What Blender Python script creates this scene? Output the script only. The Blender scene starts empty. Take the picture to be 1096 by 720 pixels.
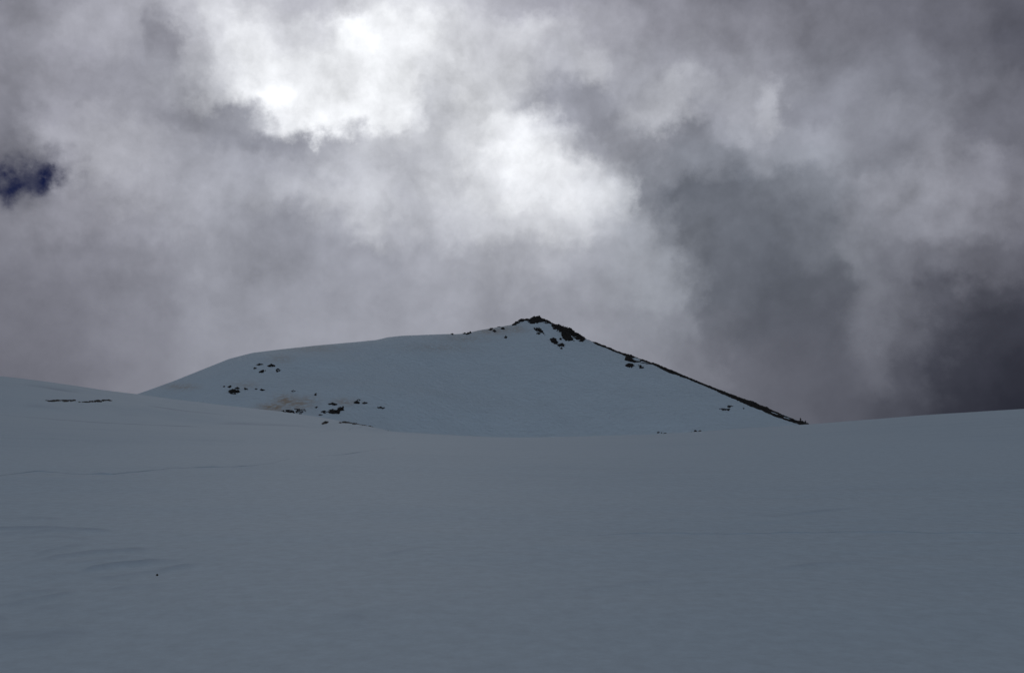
import bpy, bmesh, math
import numpy as np
from mathutils import Vector

# ------------------------------------------------------------------ camera, sky, sun, exposure
W, H, LENS = 1096.0, 720.0, 35.0
F = LENS / 36.0 * W                       # focal length in photo pixels
PITCH = math.atan(150.0 / F)              # camera tilted up: eye level falls at row 510
EYE = 1.65
scene = bpy.context.scene
C = scene.collection
cam_data = bpy.data.cameras.new('camera'); cam_data.lens = LENS; cam_data.sensor_width = 36.0
cam_data.clip_start = 0.05; cam_data.clip_end = 20000
cam = bpy.data.objects.new('camera', cam_data); C.objects.link(cam)
cam.location = (0, 0, EYE); cam.rotation_euler = (math.pi / 2 + PITCH, 0, 0)
scene.camera = cam

CP, SP = math.cos(PITCH), math.sin(PITCH)
def v_of(py):                              # slope (rise per metre forward) of a row of the photo
    c = (360.0 - py) / F
    return (SP + CP * c) / (CP - SP * c)
def u_of(px, py):                          # sideways per metre forward
    c = (360.0 - py) / F
    return ((px - 548.0) / F) / (CP - SP * c)
def py_of(v): return 360.0 - F * (v * CP - SP) / (CP + SP * v)
def px_of(u, v):
    c = (360.0 - py_of(v)) / F
    return 548.0 + F * u * (CP - SP * c)

SUN_AZ = math.degrees(math.atan(u_of(370, 60)))        # to the right of +Y
SUN_EL = 24.0
SUN_STRENGTH = 0.5
EXPOSURE = -2.3
WORLD_STRENGTH = 0.1
BACK_CLOUD = (0.1005, 0.1130, 0.135)        # dull blue-grey cloud overhead and behind
scene.view_settings.view_transform = 'Standard'
scene.view_settings.look = 'None'
scene.view_settings.exposure = EXPOSURE
scene.view_settings.gamma = 1.0
scene.view_settings.use_curve_mapping = False

def lin(c):
    c = c / 255.0
    return c / 12.92 if c <= 0.04045 else ((c + 0.055) / 1.055) ** 2.4

world = bpy.data.worlds.new('World'); world.cycles.sampling_method = 'MANUAL'; world.cycles.sample_map_resolution = 512; scene.world = world; world.use_nodes = True
nt = world.node_tree; nt.nodes.clear(); L = nt.links.new
def N(t, **kw):
    n = nt.nodes.new(t)
    for k, v in kw.items(): setattr(n, k, v)
    return n
def put(sock, val):
    if isinstance(val, bpy.types.NodeSocket): L(val, sock)
    else: sock.default_value = val
def M(op, a, b=0.0, c=0.0, clamp=False):
    n = N('ShaderNodeMath', operation=op); n.use_clamp = clamp
    put(n.inputs[0], a); put(n.inputs[1], b); put(n.inputs[2], c)
    return n.outputs[0]
def VM(op, a, b=(0, 0, 0)):
    n = N('ShaderNodeVectorMath', operation=op); put(n.inputs[0], a)
    if op == 'SCALE': put(n.inputs['Scale'], b)
    else: put(n.inputs[1], b)
    return n.outputs[0]
def smooth(x, lo, hi):
    n = N('ShaderNodeMapRange', interpolation_type='SMOOTHSTEP')
    put(n.inputs[0], x); n.inputs[1].default_value = lo; n.inputs[2].default_value = hi
    return n.outputs[0]
def noise(vec, scale, detail=6.0, rough=0.55, dist=0.0, ntype='FBM'):
    n = N('ShaderNodeTexNoise', noise_dimensions='3D'); n.noise_type = ntype
    n.normalize = True
    put(n.inputs['Vector'], vec); n.inputs['Scale'].default_value = scale
    n.inputs['Detail'].default_value = detail; n.inputs['Roughness'].default_value = rough
    n.inputs['Distortion'].default_value = dist
    return n
def mixc(fac, a, b, blend='MIX'):
    n = N('ShaderNodeMix', data_type='RGBA', blend_type=blend)
    put(n.inputs[0], fac); put(n.inputs[6], a); put(n.inputs[7], b)
    return n.outputs[2]

# cloud cover: brightness of the cloud deck by direction, row by row upward from the skyline
ROWS = [
 (-60, [(0,120),(160,160),(320,150),(480,165),(640,135),(800,110),(960,95),(1096,85)]),
 (0,   [(0,124),(40,140),(80,150),(160,163),(200,180),(240,205),(290,188),(320,176),(360,190),(400,212),(440,208),(480,196),(520,178),(548,166),(600,152),(640,150),(720,134),(800,122),(880,115),(960,105),(1040,100),(1096,90)]),
 (35,  [(0,132),(40,146),(80,157),(140,158),(160,138),(175,140),(200,178),(230,205),(260,226),(300,206),(340,212),(365,245),(385,254),(410,246),(450,238),(480,212),(530,198),(570,198),(610,176),(650,158),(720,140),(800,133),(880,119),(960,108),(1000,100),(1040,100),(1096,84)]),
 (70,  [(0,136),(50,148),(90,150),(130,146),(170,152),(200,178),(235,212),(270,240),(310,236),(350,238),(400,246),(440,240),(475,218),(510,212),(550,204),(580,180),(600,172),(640,185),(670,160),(720,150),(800,145),(880,122),(960,113),(1040,104),(1096,92)]),
 (100, [(0,136),(50,148),(80,144),(140,150),(190,160),(220,190),(250,230),(275,254),(320,252),(360,246),(400,248),(435,240),(462,205),(475,205),(500,222),(535,212),(560,178),(590,148),(640,140),(680,160),(730,176),(770,158),(810,160),(826,170),(845,140),(880,128),(960,119),(1040,112),(1096,100)]),
 (125, [(0,130),(50,150),(90,160),(140,154),(180,140),(220,142),(250,152),(275,186),(300,232),(330,255),(380,250),(430,242),(455,220),(470,196),(500,214),(530,232),(560,226),(585,186),(610,148),(650,138),(690,176),(720,180),(750,150),(800,158),(820,168),(850,128),(880,126),(940,132),(1000,124),(1060,106),(1096,104)]),
 (150, [(0,122),(50,158),(90,166),(140,164),(190,154),(230,139),(270,137),(310,143),(345,164),(400,190),(440,196),(470,196),(510,214),(535,240),(555,240),(578,216),(605,188),(630,156),(670,150),(700,146),(740,126),(780,144),(800,156),(830,140),(880,140),(960,124),(1010,134),(1060,108),(1096,106)]),
 (175, [(0,112),(30,118),(60,140),(90,168),(140,166),(200,156),(260,152),(320,160),(370,180),(430,182),(480,194),(520,224),(550,242),(590,232),(630,204),(660,172),(690,138),(730,128),(780,126),(820,138),(880,142),(940,128),(1000,140),(1050,130),(1096,116)]),
 (205, [(0,118),(50,132),(80,150),(120,160),(200,158),(260,158),(310,168),(360,186),(400,190),(440,180),(480,196),(520,214),(555,226),(595,226),(635,210),(668,190),(690,134),(730,108),(780,110),(830,122),(880,130),(950,144),(1000,146),(1050,136),(1096,124)]),
 (240, [(0,130),(50,136),(100,142),(170,148),(200,156),(250,152),(310,142),(360,158),(390,186),(420,168),(450,176),(490,188),(540,196),(580,206),(620,196),(650,178),(690,166),(715,140),(740,118),(780,112),(830,112),(880,120),(930,134),(1000,136),(1050,126),(1096,114)]),
 (275, [(0,122),(80,124),(160,136),(240,148),(320,142),(400,150),(460,158),(520,166),(580,172),(640,160),(680,166),(715,160),(740,132),(765,112),(820,106),(870,118),(910,132),(950,122),(1000,112),(1050,104),(1096,98)]),
 (310, [(0,116),(80,118),(160,130),(240,144),(320,145),(400,150),(480,155),(560,156),(640,154),(700,162),(730,156),(755,128),(775,108),(830,100),(890,106),(935,120),(965,108),(1000,88),(1050,76),(1096,74)]),
 (345, [(0,112),(80,115),(160,127),(240,142),(320,148),(400,151),(480,152),(560,146),(640,148),(700,148),(740,136),(770,114),(820,98),(890,97),(940,112),(975,98),(1010,78),(1050,62),(1096,60)]),
 (390, [(0,108),(80,113),(160,128),(240,142),(320,148),(480,148),(640,142),(700,136),(750,122),(800,102),(850,94),(900,90),(945,98),(980,80),(1030,58),(1096,50)]),
 (440, [(0,106),(80,115),(160,130),(320,140),(560,140),(700,120),(780,105),(840,96),(900,86),(960,74),(1030,52),(1096,44)]),
 (500, [(0,104),(320,130),(560,130),(800,98),(960,70),(1096,44)]),
]
tc = N('ShaderNodeTexCoord').outputs['Generated']
sep0 = N('ShaderNodeSeparateXYZ'); L(tc, sep0.inputs[0])
# billows: warp the direction before looking up the cloud deck
wn1 = noise(tc, 5.0, 3.0, 0.5).outputs['Color']
wn2 = noise(tc, 13.0, 7.0, 0.6).outputs['Color']
w1 = VM('SCALE', VM('SUBTRACT', wn1, (0.5, 0.5, 0.5)), 0.035)
w2 = VM('SCALE', VM('SUBTRACT', wn2, (0.5, 0.5, 0.5)), 0.062)
wn3 = noise(VM('ADD', tc, (5.3, 2.2, 7.7)), 38.0, 5.0, 0.6).outputs['Color']
w3 = VM('SCALE', VM('SUBTRACT', wn3, (0.5, 0.5, 0.5)), 0.042)
dirw = VM('ADD', VM('ADD', VM('ADD', tc, w1), w2), w3)
sep = N('ShaderNodeSeparateXYZ'); L(dirw, sep.inputs[0])
yy = M('MAXIMUM', sep.outputs[1], 0.12)
U = M('DIVIDE', sep.outputs[0], yy)
V = M('DIVIDE', sep.outputs[2], yy)
ULO, UHI = -0.62, 0.62
T = M('DIVIDE', M('SUBTRACT', U, ULO), UHI - ULO, clamp=True)
def sstep1(x, lo, hi):
    t = max(0.0, min(1.0, (x - lo) / (hi - lo))); return t * t * (3 - 2 * t)
def tint(g, px, py):
    if g > 222: g = 222 + (g - 222) * (0.85 if px < 470 else 0.6)
    if 670 < px < 900 and 180 < py < 360: g -= 6
    warm = max(0.0, min(1.0, (g - 150) / 90.0))
    b = 10 if g < 150 else 10 - 6 * warm
    edge = max(sstep1(abs(px - 600), 330, 520), 1 - sstep1(py, 20, 110)) * (1 - warm) * min(1.0, g / 140.0)
    slate = sstep1(py, 120, 200) * (1 - sstep1(py, 300, 400)) * (1 - sstep1(abs(px - 790), 60, 190))
    red = -2.0 + 1.3 * edge - 1.8 * slate
    return (lin(g + red), lin(g + 0.3 * slate - 0.2 * edge), lin(min(255, g + b)))
acc = None
vs = [v_of(r[0]) for r in ROWS]
for i, (py, stops) in enumerate(ROWS):
    rp = N('ShaderNodeValToRGB'); cr = rp.color_ramp; cr.interpolation = 'EASE'
    pts = [((u_of(px, py) - ULO) / (UHI - ULO), g) for px, g in stops]
    while len(cr.elements) < len(pts): cr.elements.new(0.5)
    for e, (pos, g) in zip(cr.elements, pts): e.position = min(0.9999, max(0.0001, pos))
    for e, (pos, g), (px_, _) in zip(cr.elements, pts, stops): e.color = (*tint(g, px_, py), 1)
    L(T, rp.inputs[0])
    if acc is None: acc = rp.outputs[0]
    else: acc = mixc(smooth(V, vs[i - 1], vs[i]) if vs[i] > vs[i-1] else M('SUBTRACT', 1.0, smooth(V, vs[i], vs[i - 1])), acc, rp.outputs[0])
# wisps and mottling inside the cloud, quieter toward the skyline
fine = noise(tc, 30.0, 8.0, 0.58).outputs['Fac']
mid = noise(VM('ADD', VM('ADD', tc, (3.1, 1.7, 0.4)), w2), 11.0, 9.0, 0.6).outputs['Fac']
lump = noise(VM('ADD', VM('ADD', tc, (8.1, 0.7, 4.4)), w2), 6.0, 6.0, 0.5).outputs['Fac']
hgt = smooth(V, 0.08, 0.30)
amp = M('MULTIPLY_ADD', hgt, 0.46, 0.32)
mod = M('ADD', 1.04, M('MULTIPLY', amp, M('ADD', M('ADD', M('MULTIPLY', M('SUBTRACT', fine, 0.5), 0.75), M('MULTIPLY', M('SUBTRACT', mid, 0.5), 1.4)),
        M('MULTIPLY', M('SUBTRACT', lump, 0.5), 0.5))))
front = VM('SCALE', acc, mod)
# the rest of the cloud cover (overhead, beside, behind)
bn = noise(tc, 3.0, 8.0, 0.6, 0.5).outputs['Fac']
back = VM('SCALE', VM('MULTIPLY', BACK_CLOUD, (1, 1, 1)), M('MULTIPLY', M('MULTIPLY_ADD', bn, 1.2, 0.4), M('MAXIMUM', 0.12, M('ADD', 1.0, M('ADD', M('MULTIPLY', sep0.outputs[1], -3.0), M('MULTIPLY', sep0.outputs[2], -0.9))))))
cloud = mixc(smooth(M('ADD', sep0.outputs[1], M('MULTIPLY', sep0.outputs[2], -0.25)), 0.15, 0.62), back, front)
cloud = VM('SCALE', cloud, 2.0 ** -EXPOSURE / WORLD_STRENGTH)
# open gap in the cloud low on the left, where the clear sky shows
def blob(px, py, rx, ry):
    du = M('DIVIDE', M('SUBTRACT', U, u_of(px, py)), rx / F); dv = M('DIVIDE', M('SUBTRACT', V, v_of(py)), ry / F)
    return M('EXPONENT', M('MULTIPLY', M('ADD', M('MULTIPLY', du, du), M('MULTIPLY', dv, dv)), -1.0))
hole = M('ADD', M('ADD', M('MULTIPLY', blob(0, 201, 20, 17), 0.62), M('MULTIPLY', blob(51, 193, 16, 13), 0.45)), M('MULTIPLY', blob(27, 192, 38, 15), 0.55))
hn = noise(tc, 40.0, 5.0, 0.6).outputs['Fac']
thin = M('MULTIPLY', hole, M('MULTIPLY_ADD', M('SUBTRACT', hn, 0.5), 1.1, 0.95), clamp=True)
gap = M('SUBTRACT', 1.0, M('POWER', M('SUBTRACT', 1.0, thin), 1.5))
sky = N('ShaderNodeTexSky', sky_type='NISHITA'); sky.sun_disc = False
sky.sun_elevation = math.radians(SUN_EL); sky.sun_rotation = math.radians(SUN_AZ)
sky.altitude = 2200; sky.air_density = 0.7; sky.dust_density = 0.0; sky.ozone_density = 3.0
deep = VM('MULTIPLY', sky.outputs[0], (0.085, 0.12, 0.36))
full = mixc(gap, cloud, deep)
bg = N('ShaderNodeBackground'); bg.inputs['Strength'].default_value = WORLD_STRENGTH
L(full, bg.inputs['Color'])
out = N('ShaderNodeOutputWorld'); L(bg.outputs[0], out.inputs[0])

sun_data = bpy.data.lights.new('sun', 'SUN'); sun_data.energy = SUN_STRENGTH; sun_data.angle = math.radians(22)
sun_data.color = (1.0, 0.985, 0.96)
sun = bpy.data.objects.new('sun', sun_data); C.objects.link(sun)
a, e = math.radians(SUN_AZ), math.radians(SUN_EL)
sun.rotation_euler = Vector((math.sin(a) * math.cos(e), math.cos(a) * math.cos(e), math.sin(e))).to_track_quat('Z', 'Y').to_euler()

# ------------------------------------------------------------------ numpy noise
def _hash(ix, iy, seed):
    n = (ix.astype(np.int64) * 374761393 + iy.astype(np.int64) * 668265263 + seed * 982451653) & 0xFFFFFFFF
    n = ((n ^ (n >> 13)) * 1274126177) & 0xFFFFFFFF
    return ((n ^ (n >> 16)) & 0xFFFFFF) / float(0xFFFFFF)
def vnoise(x, y, seed=0):
    x, y = np.asarray(x, float), np.asarray(y, float)
    ix, iy = np.floor(x), np.floor(y); fx, fy = x - ix, y - iy
    sx, sy = fx ** 3 * (fx * (fx * 6 - 15) + 10), fy ** 3 * (fy * (fy * 6 - 15) + 10)
    a, b = _hash(ix, iy, seed), _hash(ix + 1, iy, seed); c, d = _hash(ix, iy + 1, seed), _hash(ix + 1, iy + 1, seed)
    return (a + (b - a) * sx) * (1 - sy) + (c + (d - c) * sx) * sy - 0.5
def fbm(x, y, seed=0, octs=4, gain=0.5):
    t, a, f = 0.0, 1.0, 1.0
    for k in range(octs):
        t = t + a * vnoise(x * f + 17.3 * k, y * f - 9.1 * k, seed + k); a *= gain; f *= 2.03
    return t
def sstep(x, lo, hi):
    t = np.clip((x - lo) / (hi - lo), 0, 1); return t * t * (3 - 2 * t)
def curve(points, blur=0.0):
    p = np.array(points, float)
    xs = np.arange(p[0, 0], p[-1, 0] + 1, 1.0)
    ys = np.interp(xs, p[:, 0], p[:, 1])
    if blur > 0:
        k = np.exp(-0.5 * (np.arange(-int(3 * blur), int(3 * blur) + 1) / blur) ** 2); k /= k.sum()
        n = len(k) // 2
        ys = np.convolve(np.pad(ys, n, mode='edge'), k, mode='valid')
    return lambda x: np.interp(x, xs, ys)

# ------------------------------------------------------------------ terrain shape
near_line = curve([(-500,424),(-200,436),(0,443),(100,451),(220,456.5),(340,460),(430,463.5),(500,467.5),(550,468.7),(620,467.8),(700,465.5),(770,461.5),(868,455.6),(930,450.2),(1000,444.3),(1096,438),(1250,431),(1600,424)], 14)
knoll_line = curve([(-500,380),(-100,394),(0,401.5),(50,407),(90,413),(120,418),(150,422.3),(185,427),(230,432),(265,436),(300,440),(344,446.5),(400,457),(430,464),(480,477),(550,500),(700,560),(1600,800)], 7)
PEAK = [(-400,640),(0,482),(60,454),(110,435),(148,421.2),(160,417),(185,408),(215,396),(245,384),(270,377.5),(300,373.8),(340,369.5),(380,366),(404,363.6),(414,361),(430,359.2),(478,357.4),(488,357.6),(500,356.5),(512,353.5),(530,350.5),(548,347.5),(556,343),(566,341),(574,340.2),(582,342),(590,346),(600,350),(615,356.5),(630,364),(650,371.8),(668,379),(680,382.5),(698,389),(720,396.2),(733,401.8),(750,409),(776,419),(790,424.8),(808,431.4),(840,444.2),(868,455.6),(900,469),(1000,520),(1500,800)]
peak_line = curve(PEAK, 1.6)
peak_soft = curve(PEAK, 26)
peak_dist = curve([(-400,440),(148,450),(300,470),(450,500),(573,520),(700,470),(868,395),(960,360),(1500,330)], 30)
peak_round = curve([(-400,40),(300,34),(450,22),(540,9),(600,5),(1500,5)], 20)
D1 = 120.0; C1 = EYE / D1 ** 2
D2 = 230.0; C2 = 6.0e-4

def px_on(line, x, y):                     # photo column of a ground spot, measured where its bearing crosses a crest line
    u = np.clip(x / np.maximum(y, 6.0), -1.3, 1.3)
    px = 548.0 + F * u
    for _ in range(2): px = 548.0 + F * u * (CP - SP * (360.0 - line(px)) / F)
    return px
def snow_z(x, y):
    v1 = v_of(near_line(px_on(near_line, x, y))); v2 = v_of(knoll_line(px_on(knoll_line, x, y))); vm = v_of(458.0)
    k = sstep(np.hypot(x, y), 4, 90); v1 = vm + (v1 - vm) * k
    yc = np.maximum(y, -60)
    d = yc - D1
    z1 = EYE + v1 * yc - C1 * np.where(d > 0, d * d / (1 + np.maximum(d, 0) / 250), d * d)
    z1 = z1 + 0.03 * (y - yc)
    d2 = y - D2
    z2 = EYE + v2 * np.maximum(y, 60) - C2 * d2 * d2 / (1 + np.abs(d2) / 260)
    s = 0.22
    z = np.logaddexp(z1 / s, z2 / s) * s
    r = np.hypot(x, y)
    z = z + 0.32 * fbm(x / 42, y / 30, 5, 3) * sstep(r, 6, 40) * (1 + 0.6 * sstep(r, 130, 220))
    z = z + 0.05 * fbm(x / 9 + 0.12 * y, y / 3.2, 11, 3) * sstep(r, 2, 10)
    z = z + 0.42 * fbm(x / 70 + 0.02 * y, y / 13 + x / 90, 61, 3) * sstep(y, 125, 190) * sstep(-x, -20, 30)
    z = z + 0.10 * fbm(x / 16, y / 11, 19, 2) * sstep(r, 5, 14)
    return z
def peak_z(x, y):
    px = px_on(peak_line, x, y)
    D = peak_dist(px); w = peak_round(px); d = y - D
    s = np.where(d < 0, 0.40, 0.55)
    fall = s * (np.sqrt(d * d + w * w) - w)
    k = np.exp(-(d / 16.0) ** 2)
    z = EYE + v_of(k * peak_line(px) + (1 - k) * peak_soft(px)) * y - fall
    m = 1 - np.exp(-(d / 28.0) ** 2)
    z = z + m * (4.6 * fbm(x / 85, y / 70, 31, 3) + 1.0 * fbm(x / 16, y / 24, 41, 3))
    # low wind-packed cornice left of the summit
    return z

# ------------------------------------------------------------------ materials
def material(name):
    m = bpy.data.materials.new(name); m.use_nodes = True
    return m, m.node_tree, m.node_tree.nodes['Principled BSDF']
def snow_material(name, dirt=False, even_shade=0.0):
    m, t, p = material(name); n, l = t.nodes, t.links.new
    geo = n.new('ShaderNodeNewGeometry')
    mp = n.new('ShaderNodeMapping'); mp.inputs['Rotation'].default_value = (0, 0, math.radians(-38)); mp.inputs['Scale'].default_value = (0.28, 0.9, 0.5)
    l(geo.outputs['Position'], mp.inputs[0])
    a = n.new('ShaderNodeTexNoise'); a.inputs['Scale'].default_value = 1.0; a.inputs['Detail'].default_value = 5; a.inputs['Roughness'].default_value = 0.55
    l(mp.outputs[0], a.inputs['Vector'])
    b = n.new('ShaderNodeTexNoise'); b.inputs['Scale'].default_value = 0.06; b.inputs['Detail'].default_value = 2
    l(geo.outputs['Position'], b.inputs['Vector'])
    g = n.new('ShaderNodeTexNoise'); g.inputs['Scale'].default_value = 9.0; g.inputs['Detail'].default_value = 4; g.inputs['Roughness'].default_value = 0.7
    l(geo.outputs['Position'], g.inputs['Vector'])
    mr = n.new('ShaderNodeMapRange'); mr.inputs[1].default_value = 0.45; mr.inputs[2].default_value = 0.68; mr.inputs[3].default_value = 0.06; mr.inputs[4].default_value = 1.0
    l(b.outputs['Fac'], mr.inputs[0])
    h = n.new('ShaderNodeMath'); h.operation = 'MULTIPLY'; l(a.outputs['Fac'], h.inputs[0]); l(mr.outputs[0], h.inputs[1])
    bu = n.new('ShaderNodeBump'); bu.inputs['Strength'].default_value = 0.9; bu.inputs['Distance'].default_value = 0.3
    l(h.outputs[0], bu.inputs['Height'])
    bg2 = n.new('ShaderNodeBump'); bg2.inputs['Strength'].default_value = 0.25; bg2.inputs['Distance'].default_value = 0.02
    l(g.outputs['Fac'], bg2.inputs['Height']); l(bu.outputs[0], bg2.inputs['Normal'])
    w = n.new('ShaderNodeTexNoise'); w.inputs['Scale'].default_value = 0.5 if dirt else 0.22; w.inputs['Detail'].default_value = 4; w.inputs['Roughness'].default_value = 0.6
    l(geo.outputs['Position'], w.inputs['Vector'])
    bw = n.new('ShaderNodeBump'); bw.inputs['Strength'].default_value = 0.6; bw.inputs['Distance'].default_value = 1.5 if dirt else 0.15
    l(w.outputs['Fac'], bw.inputs['Height']); l(bg2.outputs[0], bw.inputs['Normal'])
    l(bw.outputs[0], p.inputs['Normal'])
    cr = n.new('ShaderNodeValToRGB')
    cr.color_ramp.elements[0].position = 0.36; cr.color_ramp.elements[0].color = (0.60, 0.715, 0.80, 1)
    cr.color_ramp.elements[1].position = 0.62; cr.color_ramp.elements[1].color = (0.64, 0.755, 0.835, 1)
    cm = n.new('ShaderNodeMix'); cm.inputs[2].default_value = 0.6; l(mr.outputs[0], cm.inputs[0]); l(a.outputs['Fac'], cm.inputs[3])
    l(cm.outputs[0], cr.inputs[0])
    sp = n.new('ShaderNodeTexNoise'); sp.inputs['Scale'].default_value = 6.0; sp.inputs['Detail'].default_value = 8; sp.inputs['Roughness'].default_value = 0.75
    l(geo.outputs['Position'], sp.inputs['Vector'])
    sm = n.new('ShaderNodeMapRange'); sm.inputs[1].default_value = 0.3; sm.inputs[2].default_value = 0.7; sm.inputs[3].default_value = 0.9; sm.inputs[4].default_value = 1.08
    l(sp.outputs['Fac'], sm.inputs[0])
    sc = n.new('ShaderNodeVectorMath'); sc.operation = 'SCALE'; l(cr.outputs[0], sc.inputs[0]); l(sm.outputs[0], sc.inputs['Scale'])
    col = sc.outputs[0]
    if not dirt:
        at = n.new('ShaderNodeAttribute'); at.attribute_name = 'relief_shade'
        ck = n.new('ShaderNodeMath'); ck.operation = 'MULTIPLY_ADD'; l(at.outputs['Fac'], ck.inputs[0]); ck.inputs[1].default_value = 0.75; ck.inputs[2].default_value = even_shade
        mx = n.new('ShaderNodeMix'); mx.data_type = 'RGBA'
        l(ck.outputs[0], mx.inputs[0]); l(col, mx.inputs[6]); mx.inputs[7].default_value = (0.36, 0.45, 0.55, 1)  # darker snow colour stands in for shade on ripples, folds and tracks
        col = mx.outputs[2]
    if dirt:
        at = n.new('ShaderNodeAttribute'); at.attribute_name = 'dirt'
        dn = n.new('ShaderNodeTexNoise'); dn.inputs['Scale'].default_value = 0.45; dn.inputs['Detail'].default_value = 6; dn.inputs['Roughness'].default_value = 0.65
        l(geo.outputs['Position'], dn.inputs['Vector'])
        r2 = n.new('ShaderNodeMapRange'); r2.inputs[1].default_value = 0.36; r2.inputs[2].default_value = 0.54
        l(dn.outputs['Fac'], r2.inputs[0])
        mu = n.new('ShaderNodeMath'); mu.operation = 'MULTIPLY'; mu.use_clamp = True; l(at.outputs['Fac'], mu.inputs[0]); l(r2.outputs[0], mu.inputs[1])
        mx = n.new('ShaderNodeMix'); mx.data_type = 'RGBA'
        l(mu.outputs[0], mx.inputs[0]); l(col, mx.inputs[6]); mx.inputs[7].default_value = (0.44, 0.33, 0.23, 1)
        col = mx.outputs[2]
    l(col, p.inputs['Base Color'])
    p.inputs['Roughness'].default_value = 0.72
    p.inputs['Specular IOR Level'].default_value = 0.15
    return m
def rock_material():
    m, t, p = material('dark_wet_rock'); n, l = t.nodes, t.links.new
    geo = n.new('ShaderNodeNewGeometry')
    a = n.new('ShaderNodeTexNoise'); a.inputs['Scale'].default_value = 0.9; a.inputs['Detail'].default_value = 6; a.inputs['Roughness'].default_value = 0.65
    l(geo.outputs['Position'], a.inputs['Vector'])
    cr = n.new('ShaderNodeValToRGB')
    cr.color_ramp.elements[0].position = 0.32; cr.color_ramp.elements[0].color = (0.012, 0.0115, 0.0115, 1)
    cr.color_ramp.elements[1].position = 0.75; cr.color_ramp.elements[1].color = (0.038, 0.034, 0.031, 1)
    l(a.outputs['Fac'], cr.inputs[0]); l(cr.outputs[0], p.inputs['Base Color'])
    bu = n.new('ShaderNodeBump'); bu.inputs['Strength'].default_value = 0.8; bu.inputs['Distance'].default_value = 0.3
    l(a.outputs['Fac'], bu.inputs['Height']); l(bu.outputs[0], p.inputs['Normal'])
    p.inputs['Roughness'].default_value = 0.85; p.inputs['Specular IOR Level'].default_value = 0.2
    return m
SNOW = snow_material('wind_packed_snow')
SNOW_DIRTY = snow_material('mountain_snow', True)
TRACK_SHADED = snow_material('shaded_track_snow', False, 0.5)  # uniform darker tone painted on as the shade of the track lips
ROCK = rock_material()

def grid_mesh(name, X, Y, Z, mat, keep=None, wrap=False):
    r, c = X.shape
    co = np.stack([X, Y, Z], -1).reshape(-1, 3)
    idx = np.arange(r * c).reshape(r, c)
    if wrap: idx = np.concatenate([idx, idx[:, :1]], 1)
    f = np.stack([idx[:-1, :-1], idx[:-1, 1:], idx[1:, 1:], idx[1:, :-1]], -1).reshape(-1, 4)
    if keep is not None:
        kf = keep.reshape(-1)[f].any(1); f = f[kf]
        used = np.unique(f); remap = -np.ones(len(co), int); remap[used] = np.arange(len(used))
        co = co[used]; f = remap[f]
    else: used = np.arange(len(co))
    me = bpy.data.meshes.new(name)
    me.vertices.add(len(co)); me.vertices.foreach_set('co', co.astype(np.float32).ravel())
    me.loops.add(f.size); me.loops.foreach_set('vertex_index', f.astype(np.int32).ravel())
    me.polygons.add(len(f)); me.polygons.foreach_set('loop_start', np.arange(0, f.size, 4, dtype=np.int32))
    me.update(calc_edges=True); me.validate()
    me.materials.append(mat)
    me.polygons.foreach_set('use_smooth', np.ones(len(me.polygons), bool))
    o = bpy.data.objects.new(name, me); C.objects.link(o)
    return o, used

# ------------------------------------------------------------------ snowfield (one sheet all round)
az = np.concatenate([np.arange(-32, 32, 0.075), np.arange(32, 70, 0.6), np.arange(70, 290, 4.0), np.arange(290, 328, 0.6)])
rr = np.concatenate([[0.02], np.geomspace(0.4, 9, 70), np.arange(9.1, 45, 0.1), np.geomspace(45.1, 90, 120), np.arange(90.5, 330, 0.9), np.geomspace(331, 3500, 60)])
A, R = np.meshgrid(np.radians(az), rr)
X, Y = R * np.sin(A), R * np.cos(A)
Zs = snow_z(X, Y); relief_shade = np.zeros_like(Zs)
# wind ripples low on the left: small broken lips carved by the wind, about 3 cm high, their shade painted in as darker snow
def ripple(pts, hgt, ya=4, yb=60, wide=1.0):
    global Zs
    p = np.array(pts, float); yv = []
    for px, py in p:
        u = u_of(px, py); yy = np.arange(ya, yb, 0.05); q = py_of((snow_z(u * yy, yy) - EYE) / yy); yv.append(yy[int(np.argmin(np.abs(q - py)))])
    us_ = u_of(p[:, 0], p[:, 1]); near = (Y > ya + 1) & (Y < yb)
    x, y = X[near], Y[near]; u = x / y
    k = ripple.n = ripple.n + 1
    yc = np.interp(u, us_, yv) + 0.012 * np.mean(yv) * fbm(u * 22, u * 0 + k, 90, 3)
    ends = sstep(u, us_[0], us_[0] + 0.02) * (1 - sstep(u, us_[-1] - 0.03, us_[-1]))
    d = (y - yc) / (0.013 * y * wide)
    lip = np.where(d < 0, np.exp(-(d / 0.5) ** 2), np.exp(-(d / 1.0) ** 2))
    amt = lip * ends * np.clip(0.7 + 1.2 * fbm(u * 16, u * 0 + k * 3.7, 91, 3), 0, 1.4)
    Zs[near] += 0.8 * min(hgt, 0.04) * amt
    relief_shade[near] = np.maximum(relief_shade[near], amt * min(1.4, hgt / 0.062))  # painted shade follows the lip, stored per vertex
ripple.n = 0
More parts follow.
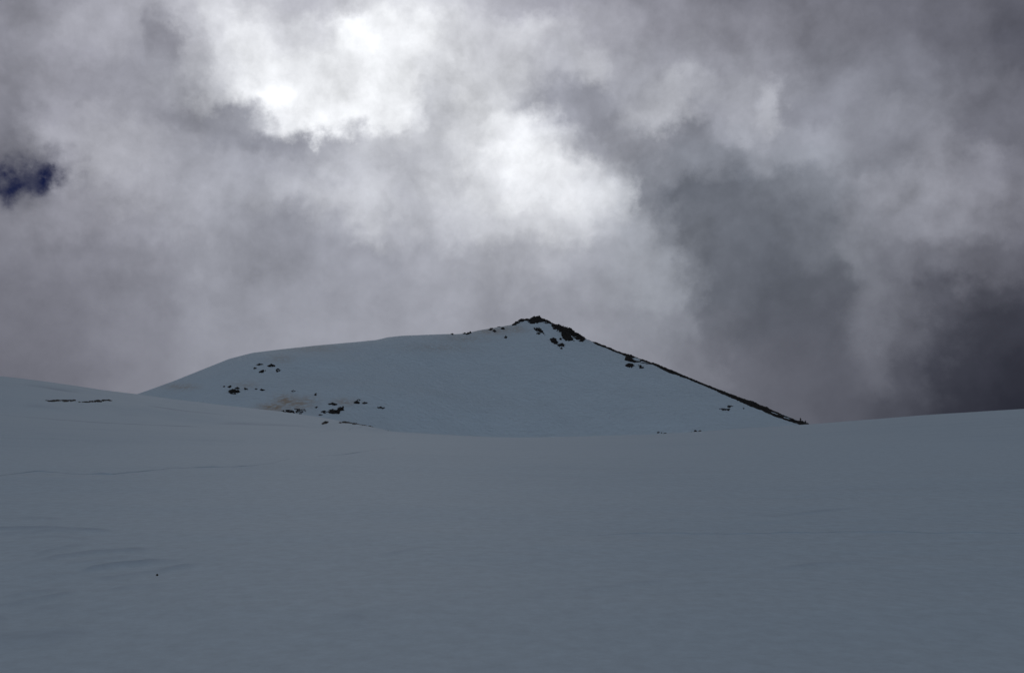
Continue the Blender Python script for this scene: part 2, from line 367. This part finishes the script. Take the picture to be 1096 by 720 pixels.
for pts, hgt in [([(-40,552),(0,553),(40,554.5),(80,555)], .035), ([(-40,567),(20,566),(70,566.5),(130,569)], .04), ([(-30,574),(20,571),(60,569),(95,571)], .03),
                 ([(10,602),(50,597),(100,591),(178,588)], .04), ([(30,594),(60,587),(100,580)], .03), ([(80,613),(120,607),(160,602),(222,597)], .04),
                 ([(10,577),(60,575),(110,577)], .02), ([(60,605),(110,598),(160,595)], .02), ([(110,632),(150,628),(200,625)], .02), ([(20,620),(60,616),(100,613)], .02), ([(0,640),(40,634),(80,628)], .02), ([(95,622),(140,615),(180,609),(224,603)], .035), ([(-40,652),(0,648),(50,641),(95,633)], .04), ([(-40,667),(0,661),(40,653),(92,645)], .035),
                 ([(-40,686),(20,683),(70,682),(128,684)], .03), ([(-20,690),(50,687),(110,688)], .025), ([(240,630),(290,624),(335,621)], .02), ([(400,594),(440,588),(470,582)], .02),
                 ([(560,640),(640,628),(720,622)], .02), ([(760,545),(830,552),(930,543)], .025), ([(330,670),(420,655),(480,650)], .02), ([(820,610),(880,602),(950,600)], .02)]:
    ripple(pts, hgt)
# folds on the left knoll: slight lips, their shade painted as dark bands
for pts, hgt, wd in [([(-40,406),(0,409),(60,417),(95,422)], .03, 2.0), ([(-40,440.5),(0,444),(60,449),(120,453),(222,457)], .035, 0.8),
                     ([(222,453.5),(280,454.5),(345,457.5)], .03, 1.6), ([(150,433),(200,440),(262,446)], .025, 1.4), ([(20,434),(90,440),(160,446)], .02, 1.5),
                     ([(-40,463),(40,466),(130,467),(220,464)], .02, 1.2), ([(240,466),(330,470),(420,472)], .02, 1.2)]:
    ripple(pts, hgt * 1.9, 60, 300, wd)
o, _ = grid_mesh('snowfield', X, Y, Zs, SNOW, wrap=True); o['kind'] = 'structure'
at = o.data.attributes.new('relief_shade', 'FLOAT', 'POINT'); at.data.foreach_set('value', np.clip(relief_shade, 0, 1).reshape(-1).astype(np.float32))

# ------------------------------------------------------------------ mountain
pxs = np.arange(-60, 1010, 1.0)
us = (pxs - 548.0) / F
ys = np.concatenate([np.arange(240, 560, 0.9), np.geomspace(561, 760, 50)])
UU, YY = np.meshgrid(us, ys); XX = UU * YY
ZZ = peak_z(XX, YY)
PX = px_of(UU, (ZZ - EYE) / YY); PY = py_of((ZZ - EYE) / YY)
dirt = np.zeros_like(ZZ)
for (cx, cy, rx, ry, s) in [(292,436,14,4.5,1.0),(306,429,13,6,0.9),(318,432,16,6,0.75),(330,428,12,4,0.5),(338,373,30,4,0.3),(300,384,14,5,0.3),
                            (525,354,26,4.5,0.55),(548,352,18,5,0.5),(498,362,30,5,0.3),(262,412,14,4,0.35),(194,414,18,3.5,0.45),(370,430,14,4,0.5),(470,372,40,5,0.25)]:
    dirt = np.maximum(dirt, s * np.exp(-((PX - cx) / rx) ** 2 - ((PY - cy) / ry) ** 2))
dirt *= (YY < peak_dist(px_on(peak_line, XX, YY)) + 2)
keep = ZZ > snow_z(XX, YY) - 6
mo, used = grid_mesh('mountain', XX, YY, ZZ, SNOW_DIRTY, keep); mo['kind'] = 'structure'
at = mo.data.attributes.new('dirt', 'FLOAT', 'POINT'); at.data.foreach_set('value', dirt.reshape(-1)[used].astype(np.float32))

# ------------------------------------------------------------------ finding where a spot of the photo lies on the ground
def locate(u, py, zf, y0, y1, over=1.6):
    """x, y of the visible ground at photo spots; spots above the skyline continue over its far side"""
    u0 = u; py = np.asarray(py, float); res = np.zeros(py.shape)
    yy = np.arange(y0, y1, 0.25)
    for c in range(py.shape[1]):
        u = u0[c]
        p = py_of((zf(u * yy, yy) - EYE) / yy)
        i = int(np.argmin(p)); run = np.minimum.accumulate(p[:i + 1])
        run = run - np.arange(i + 1) * 1e-6
        t = py[:, c]
        yv = np.interp(-t, -run, yy[:i + 1])
        # ease toward and past the crest so the rows do not bunch up
        yv = np.where(t < run[-1], yy[i] + (run[-1] - t) * over, yv)
        res[:, c] = yv
    return res
def poly_sd(px, py, poly):
    """signed distance in pixels, positive inside"""
    P = np.array(poly, float); inside = np.zeros(px.shape, bool); best = np.full(px.shape, 1e9)
    for i in range(len(P)):
        ax, ay = P[i]; bx, by = P[(i + 1) % len(P)]
        dx, dy = bx - ax, by - ay; L2 = dx * dx + dy * dy + 1e-9
        t = np.clip(((px - ax) * dx + (py - ay) * dy) / L2, 0, 1)
        best = np.minimum(best, np.hypot(px - ax - t * dx, py - ay - t * dy))
        cond = (ay > py) != (by > py)
        xi = ax + (py - ay) * dx / (dy if abs(dy) > 1e-9 else 1e-9)
        inside ^= cond & (px < xi)
    return np.where(inside, best, -best)
rock_count = [0]
def outcrop(label, group, polys, holes=(), hmax=1.5, rag=0.55, on='peak', name='rock_outcrop', cat='rock', lift=0.9, patch=1.3):
    zf, y0, y1 = (peak_z, 260, 620) if on == 'peak' else (snow_z, 3, 300) if on == 'near' else (snow_z, 130, 330)
    rock_count[0] += 1; sd0 = rock_count[0] * 7
    allp = np.array([q for p in polys for q in p], float)
    x0, ymin = allp.min(0) - 1.6; x1, ymax = allp.max(0) + 1.6
    gx = np.arange(x0, x1, 0.28); gy = np.arange(ymin, ymax, 0.2)
    ug = u_of(gx, 0.5 * (ymin + ymax)); UG, PYg = np.meshgrid(ug, gy)
    PXg = px_of(UG, v_of(PYg))
    sd = np.max([poly_sd(PXg, PYg, p) for p in polys], 0)
    for hp in holes: sd = np.minimum(sd, -poly_sd(PXg, PYg, hp))
    sd = sd + rag * (2.6 * fbm(PXg / 4.0, PYg / 1.0, sd0, 3, 0.65))
    sd = sd - patch * 3.2 * np.clip(fbm(PXg / 2.4 + 40, PYg / 1.0, sd0 + 50, 3, 0.6) - 0.03, 0, 1) * np.clip(sd, 0, 1.2)
    Yg = locate(ug, PYg, zf, y0, y1)
    Xg = UG * Yg
    Zg = zf(Xg, Yg)
    mpp = float(np.median(Yg)) / F                       # metres per pixel here
    jag = 0.55 + 0.9 * (fbm(Xg / (5 * mpp), Yg / (6 * mpp), sd0 + 3, 4, 0.6) + 0.35)
    h = np.where(sd > 0, np.minimum(sd * mpp * lift + 0.12 * mpp * 2, hmax) * np.clip(jag, 0.25, 2), sd * mpp * 1.2)
    # raise mostly straight up, leaning a little to the downhill side
    Zg = Zg + h; Yg2 = Yg - np.maximum(h, 0) * 0.25
    obj, _ = grid_mesh(name, Xg, Yg2, Zg, ROCK, keep=sd > -0.35)
    obj.data.polygons.foreach_set('use_smooth', np.zeros(len(obj.data.polygons), bool))
    obj['label'] = label; obj['category'] = cat
    if group: obj['group'] = group
    return obj
def z1(pts): return [(480 + x / 4.982, 320 + y / 4.982) for x, y in pts]
def z2(pts): return [(680 + x / 4.982, 370 + y / 4.982) for x, y in pts]
def z3(pts): return [(220 + x / 4.982, 370 + y / 4.982) for x, y in pts]
def z4(pts): return [(x / 4.982, 380 + y / 4.982) for x, y in pts]

G_TOP = 'rocks at the summit'; G_SH = 'rocks on the upper left shoulder'; G_MID = 'rocks above the left foot of the mountain'
G_LOW = 'rocks along the lower left slope'; G_RIDGE = 'rocks under the right ridge'; G_FOOT = 'rocks at the right foot of the mountain'
# summit
outcrop('black jagged rock cap forming the very top of the mountain', G_TOP,
        [z1([(333,139),(362,119),(382,101),(420,98),(432,106),(448,90),(488,92),(520,106),(560,120),(602,138),(604,150),(545,134),(490,122),(470,131),(430,131),(424,118),(395,120),(350,140)])], hmax=1.3)
outcrop('largest black rock face, sloping down right just below the summit cap', G_TOP,
        [z1([(545,134),(600,138),(645,152),(690,180),(735,206),(718,230),(690,224),(672,207),(655,198),(672,224),(618,220),(604,200),(602,182),(572,166),(552,150)])], hmax=1.8)
outcrop('black slanting rock in the snow directly under the summit cap', G_TOP, [z1([(453,158),(478,148),(503,168),(516,192),(490,178),(460,168)])], hmax=1.2)
outcrop('thin short rock streak just below the slanting rock near the summit', G_TOP, [z1([(464,182),(480,178),(496,184),(482,190)])], hmax=0.7, rag=.55)
outcrop('black rock left of and below the largest summit rock face', G_TOP, [z1([(543,211),(560,207),(577,214),(586,234),(566,242),(548,230)])], hmax=1.2)
outcrop('low rock under the large summit rock face, lowest of the bigger summit rocks', G_TOP, [z1([(576,246),(600,236),(624,246),(612,255),(590,254)])], hmax=0.9)
outcrop('tiny dark stone at the bottom of the summit rocks', G_TOP, [z1([(596,259),(604,258),(609,266),(601,268)])], hmax=0.6, rag=.5)
outcrop('small dark stone halfway between summit rocks and their left neighbours', G_TOP, [z1([(590,214),(600,210),(604,218),(595,221)])], hmax=0.5, rag=.5)
outcrop('small rock on the skyline left of the summit, above two stones', G_TOP, [z1([(212,160),(224,151),(240,158),(228,165)])], hmax=0.8, rag=.55)
outcrop('small rock on the skyline closest to the summit cap on its left', G_TOP, [z1([(252,152),(266,143),(284,148),(268,155)])], hmax=0.8, rag=.55)
outcrop('dark stone just under the skyline left of the summit cap', G_TOP, [z1([(275,156),(288,152),(300,160),(288,166)])], hmax=0.7, rag=.55)
outcrop('little stone below the two skyline rocks left of the summit', G_TOP, [z1([(236,170),(246,165),(256,172),(246,176)])], hmax=0.5, rag=.5)
outcrop('lone dark stone in the brown stained snow below left of the summit', G_TOP, [z1([(299,205),(305,197),(314,204),(308,210)])], hmax=0.6, rag=.5)
outcrop('flat rock strip lying on the skyline well left of the summit', G_TOP, [z1([(78,184),(92,177),(120,178),(122,184),(98,188)])], hmax=0.7, rag=.55)
outcrop('short flat rock farthest left on the summit skyline', G_TOP, [z1([(8,187),(18,182),(32,184),(24,190)])], hmax=0.6, rag=.55)
# right ridge
top = [(735,208),(790,231),(850,254),(905,276),(945,290),(1000,304),(1050,320),(1096,336)]
outcrop('long black rocky ridge line running down right from the summit to two walkers', 'rocks of the right ridge',
        [z1(top) + z2([(20,58),(88,82),(150,112),(240,150),(350,196),(480,246),(560,276),(640,304),(700,328),(760,356),(820,382),(880,404),(945,420),(912,430),(860,413),(790,388),(740,369),(690,351),(640,332),(590,312),(550,294),(480,264),(420,236),(350,206),(265,171),(190,146),(150,130),(90,98),(0,88)]) + z1([(1080,343),(1030,332),(1000,341),(938,327),(944,304),(905,289),(850,266),(790,243)]),
         z2([(634,314),(700,346),(760,370),(830,392),(900,418),(890,424),(815,400),(750,378),(690,354),(640,326)]),
        [(854.3,450.6),(857,448.6),(859,451),(861,451.6),(862.6,450.6),(864.6,453.2),(860,455)]],
        holes=[z1([(978,316),(1000,312),(1026,322),(1020,331),(996,328)]), z2([(704,347),(745,357),(775,371),(735,362)]), z2([(782,374),(816,386),(832,394),(795,384)])], hmax=1.2, rag=.26, patch=0.15)
outcrop('black rock lying in snow under the thickest bend of the right ridge', G_RIDGE, [z1([(940,352),(962,343),(994,354),(978,367),(948,360)])], hmax=1.2)
outcrop('small pointed rock right of the black rock under the ridge bend', G_RIDGE, [z1([(1012,349),(1024,352),(1042,366),(1018,369)])], hmax=0.9, rag=.55)
outcrop('long flat rock streak below the right ridge, halfway to its lower end', G_RIDGE, [z2([(438,334),(462,333),(505,337),(500,346),(468,343)])], hmax=0.8, rag=.4)
outcrop('short rock streak right above the long flat one below the right ridge', G_RIDGE, [z2([(490,323),(512,317),(523,321),(500,328)])], hmax=0.6, rag=.55)
outcrop('tiny lone stone between the flat rock streaks and the lower ridge', G_RIDGE, [z2([(572,331),(578,328),(583,334),(576,337)])], hmax=0.4, rag=.45)
outcrop('dark flat rock where the mountain meets the snowfield, below the right ridge', G_FOOT, [z2([(266,470),(290,464),(328,466),(324,474),(285,476)])], hmax=0.8, rag=.55)
outcrop('short rock just above the dark flat rock at the mountain foot', G_FOOT, [z2([(298,458),(318,451),(328,457),(312,463)])], hmax=0.6, rag=.55)
outcrop('small stone right of the short rock at the mountain foot', G_FOOT, [z2([(334,457),(346,451),(357,454),(344,460)])], hmax=0.5, rag=.5)
outcrop('separate flat rock on the snow edge, rightmost at the mountain foot', G_FOOT, [z2([(392,464),(408,459),(430,462),(412,468)])], hmax=0.6, rag=.55)
outcrop('faint thin rock line on the snow edge, leftmost at the right foot', G_FOOT, [z2([(118,463),(136,459),(166,466),(142,468)])], hmax=0.35, rag=.4)
# upper left shoulder, five boulders
outcrop('flat dark rock, top left of the five boulders on the left shoulder', G_SH, [z3([(258,101),(282,95),(310,99),(284,104)])], hmax=0.8, rag=.55)
outcrop('wide black boulder, top right of the five on the left shoulder', G_SH, [z3([(328,106),(350,97),(377,105),(356,116),(338,113)])], hmax=1.2, rag=.45)
outcrop('tiny stone at the left end of the five boulders on the shoulder', G_SH, [z3([(250,124),(262,118),(274,122),(262,128)])], hmax=0.5, rag=.5)
outcrop('black boulder at bottom centre of the five on the left shoulder', G_SH, [z3([(282,140),(302,130),(322,128),(314,140),(296,146)])], hmax=1.1, rag=.4)
outcrop('black boulder at bottom right of the five on the left shoulder', G_SH, [z3([(371,131),(388,122),(408,131),(394,140),(378,137)])], hmax=1.1, rag=.4)
# above the left foot
outcrop('biggest round black boulder low on the left flank of the mountain', G_MID, [z3([(116,242),(142,230),(178,236),(184,246),(166,260),(132,258)])], hmax=2.2, rag=.45)
outcrop('thin rock up left of the biggest boulder on the left flank', G_MID, [z3([(83,222),(98,213),(112,215),(100,223)])], hmax=0.6, rag=.55)
outcrop('low stone straight above the biggest boulder on the left flank', G_MID, [z3([(113,222),(130,213),(144,216),(132,225)])], hmax=0.5, rag=.55)
outcrop('small stone above the right edge of the biggest boulder on the left flank', G_MID, [z3([(156,226),(168,221),(180,227),(168,231)])], hmax=0.5, rag=.5)
outcrop('small flat rock next right of the biggest boulder on the left flank', G_MID, [z3([(198,230),(210,224),(225,231),(212,236)])], hmax=0.6, rag=.55)
outcrop('tiny dot of rock between the flat rock and the round stone', G_MID, [z3([(262,231),(268,227),(275,231),(268,235)])], hmax=0.4, rag=.45)
outcrop('round dark stone rightmost in the row beside the biggest boulder', G_MID, [z3([(288,236),(299,228),(313,236),(302,244)])], hmax=0.8, rag=.55)
# lower left slope
outcrop('long black rock streak beneath the brown stained snow, lower left slope', G_LOW, [z3([(404,347),(432,341),(470,348),(476,357),(440,357),(418,353)])], hmax=0.9, rag=.4)
outcrop('rough broken rock joined right of the long streak under the stain', G_LOW, [z3([(478,348),(500,341),(520,350),(512,361),(486,357)])], hmax=0.9, rag=.5)
outcrop('thin rock strip lying above the broken rock near the brown stain', G_LOW, [z3([(474,337),(500,334),(540,340),(535,346),(500,342)])], hmax=0.6, rag=.4)
outcrop('large ragged black outcrop with a snow notch on the lower left slope', G_LOW,
        [z3([(650,352),(668,340),(690,344),(704,336),(708,326),(735,323),(741,346),(722,350),(712,364),(676,365)])], holes=[z3([(662,337),(690,328),(706,333),(690,342)])], hmax=1.6, rag=.55)
outcrop('flat rock band directly above the large ragged outcrop', G_LOW, [z3([(655,310),(675,304),(706,312),(688,316)])], hmax=0.6, rag=.4)
outcrop('low rock strip touching the left side of the ragged outcrop', G_LOW, [z3([(612,352),(630,346),(650,352),(634,360)])], hmax=0.5, rag=.4)
outcrop('tiny stone below left of the ragged outcrop at the slope foot', G_LOW, [z3([(602,368),(612,363),(622,368),(612,372)])], hmax=0.4, rag=.5)
outcrop('small faint stone left of the ragged outcrop above the strip', G_LOW, [z3([(576,329),(590,324),(603,329),(590,333)])], hmax=0.4, rag=.55)
outcrop('faint small stone at the top edge of the brown stain', G_LOW, [z3([(458,241),(470,236),(482,241),(470,245)])], hmax=0.4, rag=.55)
outcrop('faint lone stone up right from the brown stain', G_LOW, [z3([(574,258),(584,253),(594,259),(584,264)])], hmax=0.4, rag=.55)
outcrop('dark clustered rock right of and above the ragged outcrop', G_LOW, [z3([(788,300),(806,293),(826,300),(818,309),(802,308)])], hmax=0.9, rag=.45)
outcrop('little stone atop the clustered rock on the lower slope', G_LOW, [z3([(809,288),(816,284),(823,288),(816,292)])], hmax=0.5, rag=.45)
outcrop('small flat stone just right of the clustered rock', G_LOW, [z3([(838,305),(848,301),(860,305),(850,309)])], hmax=0.5, rag=.5)
outcrop('lone flat rock farthest right on the lower left slope', G_LOW, [z3([(918,329),(934,326),(960,334),(946,338)])], hmax=0.5, rag=.55)
# rock showing on the nearer snow in front
outcrop('dark slanting rock on the near snow bank below the ragged outcrop', 'rocks in the nearer snow bank', [z3([(617,414),(638,403),(664,402),(650,412),(626,419)])], hmax=0.9, rag=.35, on='knoll')
outcrop('long thin rock line trailing right along the near snow bank', 'rocks in the nearer snow bank',
        [z3([(708,410),(740,404),(800,411),(862,420),(895,421),(893,427),(860,426),(800,418),(740,412)])], hmax=0.3, rag=.45, on='knoll')
outcrop('last thin rock line at the right end of the near snow bank', 'rocks in the nearer snow bank',
        [z3([(926,428),(950,423),(972,430),(1018,440),(1010,444),(970,436)])], hmax=0.3, rag=.4, on='knoll')
outcrop('black crack of rock along the left knoll, its left half', 'rock cracks in the left knoll', [z4([(240,241),(300,238),(352,240),(402,238),(404,243),(360,249),(330,245),(270,247)])], hmax=0.3, rag=.3, on='knoll')
outcrop('black crack of rock along the left knoll, its right half', 'rock cracks in the left knoll', [z4([(414,246),(460,247),(500,241),(580,238),(605,242),(540,247),(500,250),(462,253),(420,250)])], hmax=0.3, rag=.3, on='knoll')
outcrop('tiny dark stone alone on the open snow in the left foreground', None, [[(167,614.6),(168.4,614),(169.6,614.8),(168.8,616),(167.4,616)]], hmax=0.03, rag=.2, on='near', name='stone', cat='stone')

# ------------------------------------------------------------------ faint tracks: low wind-drifted lips of snow across the field
def track(label, pts, height, width):
    p = np.array(pts, float); gx = np.arange(p[0, 0], p[-1, 0], 1.5); gy = np.interp(gx, p[:, 0], p[:, 1])
    gy = gy + 1.6 * fbm(gx / 40, gx * 0 + 3.3, 77, 3)
    ug = u_of(gx, gy); Yc = locate(ug, gy[None, :], snow_z, 3, 200)[0]
    prof = [(-0.4, -0.03), (-0.3, 0.35), (-0.2, 1.0), (0.0, 0.75), (0.3, 0.25), (0.5, -0.03)]
    s = np.clip(0.7 + 1.2 * fbm(gx / 22, gx * 0 + 9.0, 83, 3), 0.12, 1.5) * np.minimum(1, np.minimum(gx - gx[0], gx[-1] - gx) / 60 + 0.05)
    Yg = np.array([Yc + a * width * Yc / 40 for a, b in prof])
    Xg = Yg * ug[None, :]
    Zg = snow_z(Xg, Yg) + np.array([b * height * s * Yc / 40 if b > 0 else b + 0 * s for a, b in prof])
    o, _ = grid_mesh('snow_track', Xg, Yg, Zg, TRACK_SHADED); o['label'] = label; o['category'] = 'track'; o['group'] = 'faint tracks across the snow'
track('faint thin track line crossing the snow on the right half', [(640,571.5),(700,570),(800,570.5),(900,569),(1000,569.5),(1150,570)], 0.03, 0.3)
track('faint wavy track line across the snow on the left, below the knoll', [(-60,511),(0,508.5),(40,504),(80,507),(120,508),(150,505),(180,501.5),(250,500),(290,496),(312,490)], 0.034, 0.35)
track('short faint track line above the wavy one, toward the middle', [(340,488.5),(370,486),(400,482),(425,479)], 0.034, 0.35)

# ------------------------------------------------------------------ the two walkers on the lower end of the ridge
def plain(name, col, rough=0.8):
    m, t, p = material(name); n, l = t.nodes, t.links.new
    tx = n.new('ShaderNodeTexNoise'); tx.inputs['Scale'].default_value = 14
    cr = n.new('ShaderNodeValToRGB'); cr.color_ramp.elements[0].color = (*[c * 0.8 for c in col], 1); cr.color_ramp.elements[1].color = (*[c * 1.2 for c in col], 1)
    l(tx.outputs['Fac'], cr.inputs[0]); l(cr.outputs[0], p.inputs['Base Color']); p.inputs['Roughness'].default_value = rough
    return m
CLOTH = plain('dark_jacket', (0.02, 0.021, 0.024)); TROUSER = plain('dark_trousers', (0.016, 0.016, 0.018)); FACE = plain('skin', (0.32, 0.2, 0.14)); HAT = plain('dark_wool', (0.022, 0.02, 0.02))
def person(label, px, py, lean, stride, height, arms):
    zf = peak_z
    y = float(locate(np.array([u_of(px, py)]), np.array([[py]]), peak_z, 260, 620)[0, 0]); u = u_of(px, py)
    root = bpy.data.objects.new('person', None); C.objects.link(root)
    root.location = (u * y, y, EYE + v_of(py) * y - 0.3); root.rotation_euler = (0, 0, math.radians(205)); root.scale = (height / 1.78 * 1.2, height / 1.78 * 1.2, height / 1.78)
    root['label'] = label; root['category'] = 'person'; root['group'] = 'walkers on the ridge'
    J = {'pelvis': (0, 0, .95, .15, .11), 'waist': (0, lean * .3, 1.12, .135, .10), 'chest': (0, lean * .7, 1.32, .17, .115), 'neck': (0, lean, 1.5, .06, .06), 'jaw': (0, lean * 1.05 - .02, 1.58, .075, .085), 'skull': (0, lean * 1.1, 1.68, .085, .095), 'crown': (0, lean * 1.1, 1.765, .05, .055)}
    E = [('pelvis', 'waist'), ('waist', 'chest'), ('chest', 'neck'), ('neck', 'jaw'), ('jaw', 'skull'), ('skull', 'crown')]
    J['nose'] = (0, lean * 1.1 - .12, 1.64, .014, .014); E.append(('skull', 'nose'))
    for s, n in ((-1, 'l'), (1, 'r')):
        J['hip' + n] = (s * .1, 0, .9, .12, .12); J['knee' + n] = (s * .11, -s * stride * .5 - .03, .5, .09, .09); J['ankle' + n] = (s * .11, -s * stride, .1, .07, .07); J['toe' + n] = (s * .12, -s * stride - .2, .04, .04, .035)
        E += [('pelvis', 'hip' + n), ('hip' + n, 'knee' + n), ('knee' + n, 'ankle' + n), ('ankle' + n, 'toe' + n)]
        J['sho' + n] = (s * .2, lean * .85, 1.43, .075, .075); J['elb' + n] = (s * (.27 + arms * .08), lean * .6 + .06, 1.16, .052, .052); J['wri' + n] = (s * (.26 + arms * .1), lean * .4 - .14, .98 + arms * .1, .038, .03); J['palm' + n] = (s * (.255 + arms * .1), lean * .4 - .2, .93 + arms * .1, .045, .028)
        E += [('chest', 'sho' + n), ('sho' + n, 'elb' + n), ('elb' + n, 'wri' + n), ('wri' + n, 'palm' + n)]
        for k, dx in enumerate((-.03, -.01, .01, .03)):
            J['f%d' % k + n] = (s * (.255 + arms * .1) + dx, lean * .4 - .24, .86 + arms * .1 + .006 * abs(k - 1), .01, .01); E.append(('palm' + n, 'f%d' % k + n))
        J['th' + n] = (s * (.21 + arms * .1), lean * .4 - .24, .92 + arms * .1, .011, .011); E.append(('wri' + n, 'th' + n))
    keys = list(J); me = bpy.data.meshes.new('body')
    me.from_pydata([J[k][:3] for k in keys], [(keys.index(p), keys.index(q)) for p, q in E], []); me.update()
    b = bpy.data.objects.new('body', me); C.objects.link(b)
    b.modifiers.new('skin', 'SKIN').use_smooth_shade = True
    sv = me.skin_vertices[0].data if me.skin_vertices else None
    if sv is None:
        bm = bmesh.new(); bm.from_mesh(me); bm.verts.layers.skin.verify(); bm.to_mesh(me); bm.free(); sv = me.skin_vertices[0].data
    for i, k in enumerate(keys): sv[i].radius = J[k][3:]; sv[i].use_root = (k == 'pelvis')
    sb = b.modifiers.new('sub', 'SUBSURF'); sb.levels = 2; sb.render_levels = 2
    dg = bpy.context.evaluated_depsgraph_get(); dg.update()
    em = bpy.data.meshes.new_from_object(b.evaluated_get(dg)); b.modifiers.clear(); b.data = em; em.name = 'body'
    em.materials.clear()
    for m in (CLOTH, TROUSER, FACE): em.materials.append(m)
    for f in em.polygons:
        c = f.center; f.material_index = 1 if c.z < .93 and abs(c.x) < .2 else 2 if (c.z > 1.52 or (abs(c.x) > .2 and c.z < .95 + arms * .1)) else 0
        f.use_smooth = True
    b.parent = root
    bm = bmesh.new(); bmesh.ops.create_uvsphere(bm, u_segments=16, v_segments=10, radius=1)
    for v in bm.verts: v.co = Vector((v.co.x * .105, v.co.y * .118 + lean * 1.1 + .01, max(v.co.z, -.25) * .11 + 1.71))
    hm = bpy.data.meshes.new('hat'); bm.to_mesh(hm); bm.free(); hm.materials.append(HAT)
    h = bpy.data.objects.new('hat', hm); C.objects.link(h); h.parent = root
    for f in hm.polygons: f.use_smooth = True
person('dark clothed person on the ridge end, the left and taller figure of two', 857.0, 451.0, -.08, .26, 1.9, 0.2)
person('dark clothed person on the ridge end, the right and lower figure of two', 862.2, 453.6, -.03, .16, 1.8, 0.8)
